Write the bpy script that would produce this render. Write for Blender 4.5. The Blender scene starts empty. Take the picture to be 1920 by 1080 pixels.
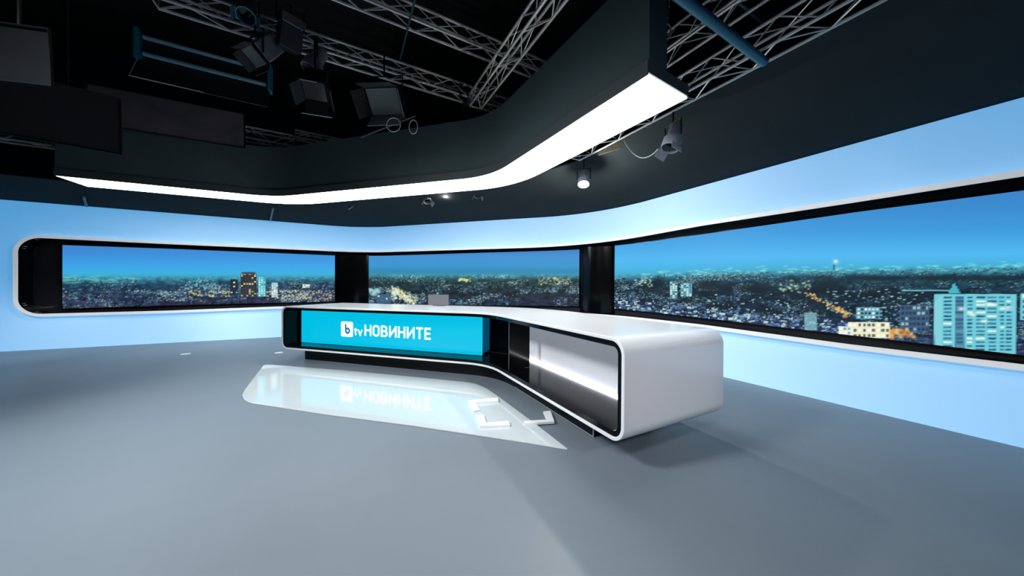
import bpy, math, random
import numpy as np
from mathutils import Vector, Matrix, Euler

random.seed(7)
RNG = np.random.default_rng(11)
C = bpy.context.scene.collection
SC = bpy.context.scene

# ------------------------------------------------------------------ camera model
FPX, CAMH, PITCH, ROLL = 577.0, 1.35, 0.0043, 0.0066
_F = np.array([0, math.cos(PITCH), -math.sin(PITCH)])
_r0 = np.array([1., 0, 0]); _u0 = np.cross(_r0, _F)
_R = _r0 * math.cos(ROLL) + _u0 * math.sin(ROLL)
_U = -_r0 * math.sin(ROLL) + _u0 * math.cos(ROLL)
_O = np.array([0, 0, CAMH])

def ray(x, y): return _F * FPX + _R * (x - 960) - _U * (y - 540)
def at(x, y, z):                       # point of height z seen at a photo position
    d = ray(x, y); return _O + d * ((z - CAMH) / d[2])
def aty(x, y, Y):                      # point at depth Y seen at a photo position
    d = ray(x, y); return _O + d * (Y / d[1])
def proj(P):
    d = np.asarray(P, float) - _O
    w = d @ _F
    return 960 + FPX * (d @ _R) / w, 540 - FPX * (d @ _U) / w

cam = bpy.data.cameras.new('camera'); cam.sensor_width = 36.0; cam.lens = FPX / 1920 * 36
cam.clip_start = 0.02
co = bpy.data.objects.new('camera', cam); C.objects.link(co)
m = Matrix.Identity(4)
for i in range(3):
    m[i][0] = _R[i]; m[i][1] = _U[i]; m[i][2] = -_F[i]; m[i][3] = _O[i]
co.matrix_world = m
SC.camera = co

# ------------------------------------------------------------------ materials
def s2l(c):
    c = np.asarray(c, float) / 255.
    return np.where(c <= .04045, c / 12.92, ((c + .055) / 1.055) ** 2.4)

def mat(name, col, rough=.5, metal=0., emit=None, es=0., coat=0., noise=0., nscale=6., bump=0., spec=.5):
    M = bpy.data.materials.new(name); M.use_nodes = True
    nt = M.node_tree; b = nt.nodes['Principled BSDF']
    b.inputs['Base Color'].default_value = (*col, 1)
    b.inputs['Roughness'].default_value = rough
    b.inputs['Metallic'].default_value = metal
    b.inputs['Specular IOR Level'].default_value = spec
    b.inputs['Coat Weight'].default_value = coat
    b.inputs['Coat Roughness'].default_value = .03
    if emit is not None:
        b.inputs['Emission Color'].default_value = (*emit, 1)
        b.inputs['Emission Strength'].default_value = es
    if noise or bump:
        tc = nt.nodes.new('ShaderNodeTexCoord')
        n = nt.nodes.new('ShaderNodeTexNoise'); n.inputs['Scale'].default_value = nscale
        n.inputs['Detail'].default_value = 5
        nt.links.new(tc.outputs['Object'], n.inputs['Vector'])
        if noise:
            r = nt.nodes.new('ShaderNodeValToRGB')
            r.color_ramp.elements[0].position = .3; r.color_ramp.elements[1].position = .7
            r.color_ramp.elements[0].color = (*[c * (1 - noise) for c in col], 1)
            r.color_ramp.elements[1].color = (*[min(1, c * (1 + noise)) for c in col], 1)
            nt.links.new(n.outputs['Fac'], r.inputs['Fac'])
            nt.links.new(r.outputs['Color'], b.inputs['Base Color'])
        if bump:
            bp = nt.nodes.new('ShaderNodeBump'); bp.inputs['Strength'].default_value = bump
            bp.inputs['Distance'].default_value = .01
            nt.links.new(n.outputs['Fac'], bp.inputs['Height'])
            nt.links.new(bp.outputs['Normal'], b.inputs['Normal'])
    return M

M = {}
M['floor'] = mat('grey_vinyl', (.185, .218, .252), .42, noise=.06, nscale=.9, spec=.35)
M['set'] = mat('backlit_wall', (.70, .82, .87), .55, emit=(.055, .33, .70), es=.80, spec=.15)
M['lip'] = mat('white_lip_glow', (.86, .87, .87), .3, emit=(.9, .95, 1.), es=.30)  # lacquer with emission mixed in to brighten the lip, which is no lamp
M['gblack'] = mat('gloss_black', (.002, .0022, .003), .12, spec=.35)
M['recess'] = mat('recess_black', (.014, .013, .018), .35, spec=.4)
M['pillar'] = mat('pillar_black', (.0015, .002, .0025), .16, spec=.35)
M['drape'] = mat('black_drape', (.016, .018, .019), .9, noise=.2, nscale=3., bump=.2, spec=.1)
M['canopy'] = mat('charcoal_cloth', (.017, .024, .027), .9, noise=.12, nscale=1.5, spec=.15)
M['fascia'] = mat('charcoal_fascia', (.072, .102, .107), .75, noise=.08, nscale=1.2, spec=.2)
M['fhouse'] = mat('light_box_housing', (.075, .085, .09), .6, spec=.25)
M['glow'] = mat('light_diffuser', (.9, .9, .9), .5, emit=(.93, .985, 1.), es=9.)
M['desk'] = mat('white_gloss_lacquer', (.88, .88, .90), .22, coat=.4, spec=.5)
M['deskblack'] = mat('desk_black_gloss', (.0022, .0025, .003), .10, spec=.14)
M['plinth'] = mat('plinth_black', (.003, .0035, .004), .3, spec=.3)
M['deskback'] = mat('desk_backlit_panel', (.80, .80, .84), .45, emit=(.85, .88, 1.), es=.16)
M['led'] = mat('led_strip', (.9, .9, .9), .5, emit=(.9, .93, 1.), es=26.)
M['cyan'] = mat('display_cyan', (.0, .05, .06), .2, emit=tuple(s2l((0, 190, 228))), es=1.0)
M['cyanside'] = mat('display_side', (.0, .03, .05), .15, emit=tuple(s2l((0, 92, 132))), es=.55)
M['letter'] = mat('letter_white', (.9, .9, .9), .4, emit=(1, 1, 1), es=1.0)
M['logodark'] = mat('logo_teal', (.0, .1, .12), .4, emit=tuple(s2l((0, 120, 145))), es=.8)
M['fpanel'] = mat('white_floor_gloss', (.66, .72, .74), .08, coat=.5, spec=.5)
M['white'] = mat('marker_white', (.95, .95, .95), .5, spec=.3)
M['grey'] = mat('grey_plastic', (.13, .135, .15), .45)
M['alu'] = mat('truss_aluminium', (.50, .52, .54), .42, metal=.35)
M['bpipe'] = mat('blue_grey_pipe', (.025, .11, .16), .4, metal=.3)
M['black'] = mat('black_metal', (.012, .013, .015), .5, metal=.2, spec=.4)
M['flap'] = mat('barn_door_black', (.015, .015, .017), .55)
M['reflector'] = mat('grey_reflector', (.12, .15, .16), .5)
M['silver'] = mat('silver_lamp_body', (.32, .34, .40), .4, metal=.3, noise=.1, nscale=20)
M['softfront'] = mat('diffuser_cloth', (.010, .011, .013), .9, noise=.25, nscale=3, spec=.06)
M['lilac'] = mat('lilac_grey_flag', (.085, .07, .082), .75, noise=.2, nscale=3)
M['cyantube'] = mat('cyan_tube', (.18, .36, .46), .25, spec=.6)
M['bluemetal'] = mat('blue_lacquer', (.02, .14, .24), .35)
M['lens'] = mat('warm_lamp_lens', (.9, .9, .9), .3, emit=(1., .93, .8), es=30.)
M['blueled'] = mat('blue_lit_lens', (.3, .6, .8), .3, emit=(.12, .42, .72), es=.5)
M['cable'] = mat('grey_cable', (.4, .42, .4), .5)
M['tan'] = mat('tan_card', (.16, .135, .10), .7)

# ------------------------------------------------------------------ mesh helpers
class MB:
    def __init__(s): s.v = []; s.f = []
    def add(s, vs, fs):
        o = len(s.v); s.v += [tuple(map(float, v)) for v in vs]; s.f += [[i + o for i in f] for f in fs]; return s
    def box(s, c, size, Mx=None):
        hx, hy, hz = (a / 2 for a in size)
        vs = [Vector((x * hx, y * hy, z * hz)) for x in (-1, 1) for y in (-1, 1) for z in (-1, 1)]
        if Mx is not None: vs = [Mx @ v for v in vs]
        vs = [v + Vector(c) for v in vs]
        return s.add(vs, [(0, 1, 3, 2), (4, 6, 7, 5), (0, 4, 5, 1), (2, 3, 7, 6), (0, 2, 6, 4), (1, 5, 7, 3)])
    def tube(s, pts, r, n=8, caps=True, closed=False):
        pts = [Vector(p) for p in pts]; rings = []; N = len(pts)
        rr = r if hasattr(r, '__len__') else [r] * N
        up = None
        for i, p in enumerate(pts):
            if closed: t = pts[(i + 1) % N] - pts[i - 1]
            else: t = pts[min(i + 1, N - 1)] - pts[max(i - 1, 0)]
            t = t.normalized()
            if up is None:
                a = Vector((0, 0, 1)) if abs(t.z) < .9 else Vector((1, 0, 0))
                up = (a - t * a.dot(t)).normalized()
            else:
                up = (up - t * up.dot(t)).normalized()
            b = t.cross(up)
            rings.append([p + (up * math.cos(2 * math.pi * k / n) + b * math.sin(2 * math.pi * k / n)) * rr[i] for k in range(n)])
        vs = [v for q in rings for v in q]; fs = []
        M_ = N if closed else N - 1
        for i in range(M_):
            for k in range(n):
                a = i * n + k; b2 = i * n + (k + 1) % n; j = (i + 1) % N
                fs.append((a, b2, j * n + (k + 1) % n, j * n + k))
        if caps and not closed:
            fs.append(tuple(range(n))[::-1]); fs.append(tuple((N - 1) * n + k for k in range(n)))
        return s.add(vs, fs)
    def lathe(s, prof, n=24, Mx=None):
        vs = []; fs = []
        for (r, z) in prof:
            for k in range(n):
                a = 2 * math.pi * k / n
                v = Vector((r * math.cos(a), r * math.sin(a), z))
                vs.append(Mx @ v if Mx is not None else v)
        for i in range(len(prof) - 1):
            for k in range(n):
                fs.append((i * n + k, i * n + (k + 1) % n, (i + 1) * n + (k + 1) % n, (i + 1) * n + k))
        fs.append(tuple(range(n))[::-1]); fs.append(tuple((len(prof) - 1) * n + k for k in range(n)))
        return s.add(vs, fs)
    def sweep(s, prof_pts, closed_prof=True, cap=True):
        """prof_pts: list of rings (each a list of points, same count)"""
        n = len(prof_pts[0]); vs = [p for q in prof_pts for p in q]; fs = []
        for i in range(len(prof_pts) - 1):
            for k in range(n if closed_prof else n - 1):
                fs.append((i * n + k, i * n + (k + 1) % n, (i + 1) * n + (k + 1) % n, (i + 1) * n + k))
        if cap and closed_prof:
            fs.append(tuple(range(n))[::-1]); fs.append(tuple((len(prof_pts) - 1) * n + k for k in range(n)))
        return s.add(vs, fs)
    def prism(s, poly, z0, z1):
        n = len(poly)
        vs = [(*p, z0) for p in poly] + [(*p, z1) for p in poly]
        fs = [tuple(range(n))[::-1], tuple(range(n, 2 * n))] + [(k, (k + 1) % n, n + (k + 1) % n, n + k) for k in range(n)]
        return s.add(vs, fs)
    def build(s, name, material, parent=None, smooth=False, bevel=0., local=None, recalc=True):
        me = bpy.data.meshes.new(name)
        vs = s.v
        if local is not None:
            inv = local.inverted(); vs = [tuple(inv @ Vector(v)) for v in vs]
        me.from_pydata(vs, [], s.f); me.validate(); 
        if recalc:
            import bmesh
            bm = bmesh.new(); bm.from_mesh(me); bmesh.ops.recalc_face_normals(bm, faces=bm.faces); bm.to_mesh(me); bm.free()
        me.materials.append(material)
        o = bpy.data.objects.new(name, me); C.objects.link(o)
        if parent is not None: o.parent = parent
        if smooth:
            me.shade_smooth()
            try: me.set_sharp_from_angle(angle=math.radians(35))
            except Exception: pass
        if bevel:
            b = o.modifiers.new('bevel', 'BEVEL'); b.width = bevel; b.segments = 2; b.limit_method = 'ANGLE'
        return o

def empty(name, loc=(0, 0, 0), rz=0.):
    o = bpy.data.objects.new(name, None); C.objects.link(o)
    o.empty_display_size = .1
    o.location = tuple(float(a) for a in loc); o.rotation_euler = (0, 0, rz); return o
def tag(o, label, cat, group=None, kind=None):
    if label: o['label'] = label
    if cat: o['category'] = cat
    if group: o['group'] = group
    if kind: o['kind'] = kind
    return o
def struct(o, label=None):
    o['kind'] = 'structure'
    if label: o['label'] = label
    return o
def LM(root): return Matrix.LocRotScale(root.location, root.rotation_euler, None)

# ------------------------------------------------------------------ plan paths (straight runs joined by arcs)
class Path:
    def __init__(s, P, radii):
        P = [np.array(p, float) for p in P]; s.seg = []; L = 0; cur = P[0]
        for i in range(1, len(P)):
            d = P[i] - P[i - 1]; d /= np.linalg.norm(d)
            if i < len(P) - 1:
                e = P[i + 1] - P[i]; e /= np.linalg.norm(e)
                ang = math.atan2(d[0] * e[1] - d[1] * e[0], d @ e)
                r = radii[i - 1]; T = r * math.tan(abs(ang) / 2)
                end = P[i] - d * T
                l = np.linalg.norm(end - cur); s.seg.append(('L', L, l, cur, d)); L += l
                sg = 1 if ang > 0 else -1
                cen = end + np.array([-d[1], d[0]]) * r * sg
                s.seg.append(('A', L, r * abs(ang), cen, end, r, sg, d)); L += r * abs(ang)
                cur = P[i] + e * T
            else:
                l = np.linalg.norm(P[i] - cur); s.seg.append(('L', L, l, cur, d)); L += l
        s.L = L
    def at(s, u):
        for g in s.seg:
            if u <= g[1] + g[2] or g is s.seg[-1]:
                break
        if u < 0: g = s.seg[0]
        t = u - g[1]
        if g[0] == 'L':
            d = g[4]; return g[3] + d * t, np.array([-d[1], d[0]])
        _, _, _, cen, st, r, sg, d = g
        a = t / r * sg; c, n = math.cos(a), math.sin(a)
        v = st - cen; p = cen + np.array([c * v[0] - n * v[1], n * v[0] + c * v[1]])
        dd = np.array([c * d[0] - n * d[1], n * d[0] + c * d[1]])
        return p, np.array([-dd[1], dd[0]])
    def pt(s, u, off=0., z=0.):
        p, n = s.at(u); q = p + n * off; return (q[0], q[1], z)
    def samples(s, u0, u1, step=.15):
        k = max(2, int(math.ceil((u1 - u0) / step)) + 1); return list(np.linspace(u0, u1, k))
    def u_px(s, px, off=0., lo=None, hi=None):
        us = np.linspace(0 if lo is None else lo, s.L if hi is None else hi, 3000)
        best = None
        for u in us:
            p = s.pt(u, off, CAMH)
            if p[1] < .3: continue
            e = abs(proj(p)[0] - px)
            if best is None or e < best[0]: best = (e, u)
        return best[1]
    def z_px(s, px, py, off=0.):
        u = s.u_px(px, off); p = s.pt(u, off); d = ray(px, py)
        # solve for height above plan point
        t = math.hypot(p[0], p[1]) / math.hypot(d[0], d[1]); return u, CAMH + d[2] * t

WALL = Path([(-12.9, 4.718), (-4.297, 8.839), (1.956, 6.919), (6.0, -.26)], [2.3, 3.2])
WTOP = 3.0

# ------------------------------------------------------------------ studio shell
def quad_obj(name, vs, mtl):
    return struct(MB().add(vs, [tuple(range(len(vs)))]).build(name, mtl, recalc=False))
X0, X1, Y0, Y1, ZC = -15., 9.5, -6., 12., 6.6
o = MB().box(((X0 + X1) / 2, (Y0 + Y1) / 2, -.05), (X1 - X0, Y1 - Y0, .1)).build('floor', M['floor']); struct(o, 'smooth blue grey studio floor')
o = MB().box(((X0 + X1) / 2, (Y0 + Y1) / 2, ZC + .05), (X1 - X0, Y1 - Y0, .1)).build('ceiling', M['drape']); struct(o, 'black studio ceiling')
for nm, c, sz in (('wall_north', ((X0 + X1) / 2, Y1 + .05, ZC / 2), (X1 - X0, .1, ZC)), ('wall_south', ((X0 + X1) / 2, Y0 - .05, ZC / 2), (X1 - X0, .1, ZC)),
                  ('wall_west', (X0 - .05, (Y0 + Y1) / 2, ZC / 2), (.1, Y1 - Y0, ZC)), ('wall_east', (X1 + .05, (Y0 + Y1) / 2, ZC / 2), (.1, Y1 - Y0, ZC))):
    struct(MB().box(c, sz).build(nm, M['drape']), 'black outer studio wall')

# ------------------------------------------------------------------ set wall with the long window opening
def zline(pts, off=0.):
    a = sorted(WALL.z_px(x, y, off) for x, y in pts)
    us = [q[0] for q in a]; zs = [q[1] for q in a]
    return lambda u: float(np.interp(u, us, zs))
ztop_open = zline([(60, 446), (320, 458.5), (600, 470.5), (800, 471), (1000, 465), (1320, 424), (1600, 382), (1920, 333)])
zbot_open = zline([(60, 588.5), (320, 582), (520, 574.5), (1320, 608), (1600, 645), (1920, 681.6)])
U_OPEN = WALL.u_px(40)
U_END = WALL.L - .25
RC = .30
def opening(u, grow=0.):
    zt, zb = ztop_open(u) + grow, zbot_open(u) - grow
    k = u - (U_OPEN - grow); rc = RC + grow
    if k < rc:
        d = rc - math.sqrt(max(0, rc * rc - (rc - k) ** 2)); zt -= d; zb += d
    return zb, zt
us_wall = WALL.samples(0, U_OPEN - 1e-4, .3)
us_corner = [U_OPEN + RC * (1 - math.cos(a)) for a in np.linspace(0, math.pi / 2, 10)]
us_open = us_corner[:-1] + WALL.samples(U_OPEN + RC, U_END, .12)

def wall_piece(name, ua, ub, label):
    mb = MB()
    A = [u for u in us_wall if ua - 1e-6 <= u <= ub + 1e-6]
    B = [u for u in us_open if ua - 1e-6 <= u <= ub + 1e-6]
    allu = sorted(set(A + B + [ua, ub]))
    def strip(lst, fz0, fz1):
        T = .08
        rings = [[WALL.pt(u, 0, fz0(u)), WALL.pt(u, 0, fz1(u)), WALL.pt(u, T, fz1(u)), WALL.pt(u, T, fz0(u))] for u in lst]
        mb.sweep(rings)
    left = [u for u in allu if u <= U_OPEN]; right = [u for u in allu if u >= U_OPEN]
    if len(left) > 1: strip(left, lambda u: 0., lambda u: WTOP)
    if len(right) > 1:
        strip(right, lambda u: 0., lambda u: opening(u)[0])
        strip(right, lambda u: opening(u)[1], lambda u: WTOP)
    return struct(mb.build(name, M['set'], smooth=True), label)
U_A = WALL.u_px(672); U_B = WALL.u_px(1140)
allu = us_open
U_A = min(allu, key=lambda u: abs(u - U_A)); U_B = min(allu, key=lambda u: abs(u - U_B))
wall_piece('wall_left', 0., U_A, 'pale blue backlit set wall left of the desk')
wall_piece('wall_back', U_A, U_B, 'pale blue backlit set wall behind the desk')
wall_piece('wall_right', U_B, WALL.L, 'pale blue backlit set wall right of the desk')

# opening outline as one loop: top edge from right to left, corner, bottom edge left to right
def outline(grow):
    uu = [U_OPEN - grow + (RC + grow) * (1 - math.cos(a)) for a in np.linspace(0, math.pi / 2, 12)] + WALL.samples(U_OPEN + RC + .01, U_END, .12)
    top = [(u, opening(u, grow)[1]) for u in reversed(uu)]; bot = [(u, opening(u, grow)[0]) for u in uu]
    return top + bot
DEP = .25
def ring_between(g0, o0, g1, o1):
    a, b = outline(g0), outline(g1)
    return [[WALL.pt(u, o0, z) for u, z in a], [WALL.pt(u, o1, z) for u, z in b]]
mb = MB(); la, lb = outline(0.), outline(.055)
rings = []
for (u, z), (u2, z2) in zip(la, lb):
    rings.append([WALL.pt(u, .0, z), WALL.pt(u, -.075, z), WALL.pt(u2, -.075, z2), WALL.pt(u2, .0, z2)])
mb.sweep(rings); struct(mb.build('trim_1', M['lip'], smooth=True), 'white raised lip around the long window opening')
mb = MB(); rings = []
ld = outline(.02)
for (u, z), (u2, z2) in zip(outline(-.001), ld):
    rings.append([WALL.pt(u, -.06, z), WALL.pt(u, DEP, z), WALL.pt(u2, DEP, z2), WALL.pt(u2, .081, z2)])
mb.sweep(rings); struct(mb.build('trim_2', M['gblack'], smooth=True), 'gloss black reveal of the long window opening')
mb = MB(); rings = []
for u in WALL.samples(U_OPEN - .1, U_END, .15):
    rings.append([WALL.pt(u, DEP, .55), WALL.pt(u, DEP, 2.6), WALL.pt(u, DEP + .06, 2.6), WALL.pt(u, DEP + .06, .55)])
mb.sweep(rings); struct(mb.build('trim_3', M['recess'], smooth=True), 'dark back board of the window recess')

# ------------------------------------------------------------------ city pictures on the video walls
def vnoise(x, y, seed):
    xi = np.floor(x).astype(int); yi = np.floor(y).astype(int); fx = x - xi; fy = y - yi
    fx = fx * fx * (3 - 2 * fx); fy = fy * fy * (3 - 2 * fy)
    def h(a, b):
        n = (a * 374761393 + b * 668265263 + seed * 974711) & 0x7fffffff
        n = ((n ^ (n >> 13)) * 1274126177) & 0x7fffffff
        return ((n ^ (n >> 16)) & 0xffff) / 65535.
    return (h(xi, yi) * (1 - fx) + h(xi + 1, yi) * fx) * (1 - fy) + (h(xi, yi + 1) * (1 - fx) + h(xi + 1, yi + 1) * fx) * fy

class Canvas:                        # a picture of the town at dusk, later shown on the screens
    def __init__(s, x0, y0, x1, y1, k=2):
        s.x0, s.y0, s.k = x0, y0, k
        s.w, s.h = int((x1 - x0) * k), int((y1 - y0) * k)
        s.X, s.Y = np.meshgrid(x0 + (np.arange(s.w) + .5) / k, y0 + (np.arange(s.h) + .5) / k)
        s.im = np.zeros((s.h, s.w, 3))
    def rect(s, xa, ya, xb, yb, col, a=1.):
        i0, i1 = [int(np.clip(round((q - s.x0) * s.k), 0, s.w)) for q in (xa, xb)]
        j0, j1 = [int(np.clip(round((q - s.y0) * s.k), 0, s.h)) for q in (ya, yb)]
        if i1 <= i0: i1 = min(i0 + 1, s.w)
        if j1 <= j0: j1 = min(j0 + 1, s.h)
        s.im[j0:j1, i0:i1] = s.im[j0:j1, i0:i1] * (1 - a) + np.array(col) * a
    def blob(s, x, y, rx, ry, col, a=1.):
        i0, i1 = int(max(0, (x - 3 * rx - s.x0) * s.k)), int(min(s.w, (x + 3 * rx - s.x0) * s.k + 1))
        j0, j1 = int(max(0, (y - 3 * ry - s.y0) * s.k)), int(min(s.h, (y + 3 * ry - s.y0) * s.k + 1))
        if i1 <= i0 or j1 <= j0: return
        g = a * np.exp(-(((s.X[j0:j1, i0:i1] - x) / rx) ** 2 + ((s.Y[j0:j1, i0:i1] - y) / ry) ** 2))[..., None]
        s.im[j0:j1, i0:i1] = s.im[j0:j1, i0:i1] * (1 - g) + np.array(col) * g
    def sample(s, x, y):
        i = np.clip((x - s.x0) * s.k - .5, 0, s.w - 1.001); j = np.clip((y - s.y0) * s.k - .5, 0, s.h - 1.001)
        ii, jj = i.astype(int), j.astype(int); fi = (i - ii)[:, None]; fj = (j - jj)[:, None]
        return (s.im[jj, ii] * (1 - fi) + s.im[jj, ii + 1] * fi) * (1 - fj) + (s.im[jj + 1, ii] * (1 - fi) + s.im[jj + 1, ii + 1] * fi) * fj

def grad(t, stops):
    t = np.clip(t, 0, 1); ps = [q[0] for q in stops]
    return np.stack([np.interp(t, ps, [q[1][c] for q in stops]) for c in range(3)], -1)

PAL = [(250, 252, 240), (235, 238, 190), (170, 230, 235), (130, 205, 218), (210, 240, 225), (160, 225, 215), (110, 175, 205), (200, 225, 235)]
def town(cv, hor, bottom, sky, ground, n, dens, size, haze, block=None):
    """hor(x) skyline height, bottom(x) lower rim, both in picture units"""
    H_, B_ = hor(cv.X), bottom(cv.X)
    t = (cv.Y - cv.y0) / np.maximum(H_ - cv.y0, 1)
    cv.im = grad(t, sky)
    below = np.clip((cv.Y - H_) / np.maximum(B_ - H_, 1), 0, 1)
    g = grad(below, ground)
    nz = vnoise(cv.X / 9., cv.Y / 3.2, 3) * .6 + vnoise(cv.X / 3., cv.Y / 1.6, 5) * .4
    g = g * (.45 + 1.1 * nz[..., None])
    edge = np.clip((cv.Y - H_) / 3.0 + .5 + (vnoise(cv.X / 5., cv.Y * 0, 9) - .5), 0, 1)[..., None]
    cv.im = cv.im * (1 - edge) + g * edge
    hz = np.exp(-((cv.Y - H_ - 1) / haze) ** 2)[..., None] * .55
    cv.im = cv.im * (1 - hz) + np.array((70, 165, 190)) * hz
    # roofs and house fronts, growing towards the viewer
    dark = lambda x, y: float(vnoise(np.array([x / 34.]), np.array([(y - hor(x)) / 10.]), 21)[0])
    for _ in range(n):
        x = cv.x0 + RNG.random() * cv.w / cv.k; d = RNG.random() ** 1.1
        y = hor(x) + 3 + d * (bottom(x) - hor(x) - 2); s = size * (.3 + d)
        if dark(x, y) < .42: continue
        w, h = s * (.6 + 1.5 * RNG.random()), s * (.4 + .8 * RNG.random())
        c = np.array([(30, 56, 80), (44, 78, 112), (18, 34, 50), (70, 108, 142), (16, 32, 42)][RNG.integers(5)]) * (.6 + .5 * RNG.random())
        cv.rect(x - w / 2, y - h, x + w / 2, y, c, .65)
        if RNG.random() < .5: cv.rect(x - w / 2, y - h, x + w / 2, y - h + max(.5, h * .2), c * 1.9, .6)
    # clumps of bright lights and a thin scatter between them
    cl = [(cv.x0 + RNG.random() * cv.w / cv.k, RNG.random() ** 1.1) for _ in range(max(20, n // 12))]
    for _ in range(int(n * dens)):
        if RNG.random() < .55:
            cx, d = cl[RNG.integers(len(cl))]; x = cx + size * 2.2 * RNG.normal(); d = d + .07 * RNG.normal(); a = .5 + .5 * RNG.random()
            if not 0 < d < 1: continue
        else:
            x = cv.x0 + RNG.random() * cv.w / cv.k; d = RNG.random() ** 1.2; a = .2 + .6 * RNG.random() ** 1.5
        y = hor(x) + d * (bottom(x) - hor(x))
        if dark(x, y) < .30 + .25 * RNG.random(): continue
        r = .36 + .35 * RNG.random() + .35 * d * size / 8
        cv.blob(x, y, r * (1 + .9 * RNG.random()), r * .8, PAL[RNG.integers(len(PAL))], a)

def windows(cv, x0, y0, x1, y1, nx, ny, lit, wall, on, off):
    cv.rect(x0, y0, x1, y1, wall)
    dx, dy = (x1 - x0) / nx, (y1 - y0) / ny
    for i in range(nx):
        for j in range(ny):
            c = on[RNG.integers(len(on))] if RNG.random() < lit else off
            cv.rect(x0 + (i + .2) * dx, y0 + (j + .25) * dy, x0 + (i + .85) * dx, y0 + (j + .8) * dy, c)

WHT, YEL, CYN = (250, 250, 240), (245, 235, 170), (170, 235, 240)
# left picture
cvL = Canvas(108, 452, 640, 584)
town(cvL, lambda x: 519 + 0 * x, lambda x: 579 - (x - 117) * .027,
     [(0, (66, 128, 204)), (.35, (62, 142, 218)), (.7, (62, 165, 232)), (.92, (60, 178, 226)), (1, (62, 160, 205))],
     [(0, (48, 120, 140)), (.3, (34, 66, 90)), (.65, (40, 54, 80)), (1, (48, 46, 74))], 700, 5.5, 5, 6)
for k in range(40):
    x = 118 + RNG.random() ** 1.5 * 150; cvL.blob(x, 517 + RNG.random() * 14, 4 + 5 * RNG.random(), .8, (130, 225, 215), .6)
for k in range(60):
    cvL.blob(355 + 75 * RNG.random(), 545 + 12 * RNG.random(), 1.6, 1.1, YEL, .8)
for k in range(60):
    cvL.blob(350 + 55 * RNG.random(), 522 + 20 * RNG.random(), 1.6, 1.2, (130, 215, 220), .7)
windows(cvL, 432, 524, 446, 554, 3, 8, .15, (32, 52, 66), [YEL, CYN], (24, 40, 52))
windows(cvL, 451, 512, 481, 556, 6, 12, .30, (62, 68, 72), [YEL, (210, 200, 150)], (30, 34, 42))
cvL.rect(454, 510, 479, 514, (70, 78, 88))
windows(cvL, 484, 519, 498, 556, 3, 9, .85, (90, 190, 205), [WHT, CYN, (120, 220, 230)], (70, 140, 160))
windows(cvL, 509, 530, 521, 558, 3, 7, .8, (150, 190, 200), [WHT, CYN], (90, 130, 150))
windows(cvL, 567, 533, 581, 540, 5, 2, .8, (190, 210, 200), [WHT], (120, 150, 150))
for k in range(150):
    cvL.blob(500 + 128 * RNG.random(), 545 + 16 * RNG.random() ** 1.4, 1.5, 1.0, [YEL, WHT, (255, 220, 140)][RNG.integers(3)], .8)
# middle picture
cvM = Canvas(680, 460, 1098, 584)
town(cvM, lambda x: 515 + 0 * x, lambda x: 573 + (x - 690) * .004,
     [(0, (64, 122, 192)), (.4, (66, 146, 212)), (.7, (58, 150, 206)), (1, (46, 128, 164))],
     [(0, (50, 105, 118)), (.25, (34, 58, 62)), (.6, (30, 42, 52)), (1, (36, 42, 66))], 700, 6, 5, 5)
for k in range(170):
    t = RNG.random(); cvM.blob(740 + t * 34 + 5 * RNG.normal(), 541 + t * 26 + 3 * RNG.normal(), 1.6, 1.2, [YEL, WHT, (225, 240, 170)][RNG.integers(3)], .8)
for k in range(45):
    cvM.blob(738 + 4 * RNG.normal(), 552 + 6 * RNG.normal(), 2., 1.6, (215, 240, 215), .8)
for k in range(40):
    cvM.blob(860 + 22 * RNG.random(), 522 + 6 * RNG.random(), 1.5, 1.0, (235, 235, 150), .8)
for k in range(50):
    cvM.blob(692 + 18 * RNG.random(), 540 + 14 * RNG.random(), 2.2, 1.6, (165, 220, 220), .6)
windows(cvM, 707, 552, 733, 568, 5, 3, .1, (74, 104, 136), [CYN], (62, 92, 124))
for k in range(60):
    cvM.blob(1010 + 60 * RNG.random(), 520 + 14 * RNG.random(), 1.5, 1.0, YEL, .75)
# right picture
cvR = Canvas(1140, 330, 2060, 690, 1.5)
def botR(x): return np.interp(x, [1152, 1320, 1600, 1920, 2060], [579, 597, 629, 666, 683])
town(cvR, lambda x: np.interp(x, [1152, 1400, 1700, 1920, 2060], [517, 508, 503, 500, 498]), botR,
     [(0, (60, 124, 196)), (.35, (58, 140, 208)), (.6, (62, 156, 222)), (.85, (82, 184, 242)), (1, (66, 178, 222))],
     [(0, (62, 150, 170)), (.10, (30, 74, 92)), (.35, (20, 42, 56)), (.7, (22, 38, 56)), (1, (38, 54, 88))], 1700, 7.5, 8, 8)
for k in range(130):
    x = 1200 + 720 * RNG.random(); cvR.blob(x, np.interp(x, [1200, 1920], [514, 497]) + 4 * RNG.normal(), 2.5 + x / 700, 1.0, (150, 235, 235), .6)
for k in range(40):
    x = 1480 + 460 * RNG.random(); cvR.blob(x, 519 + 5 * RNG.random(), 22, 3.2, (20, 44, 56), .7)
for k in range(46):
    x = 1165 + 700 * RNG.random(); cvR.blob(x, 530 + 65 * RNG.random(), 12 + 14 * RNG.random(), 4 + 5 * RNG.random(), (14, 30, 40), .8)
for k in range(30):
    cvR.blob(1190 + 32 * RNG.random(), 529 + 4 * RNG.normal(), 2, 1.2, (215, 245, 225), .8)
windows(cvR, 1256, 528, 1270, 560, 3, 9, .6, (110, 170, 180), [WHT, CYN], (60, 100, 115))
windows(cvR, 1276, 531, 1297, 556, 4, 8, .6, (110, 175, 190), [WHT, CYN], (60, 100, 118))
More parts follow.
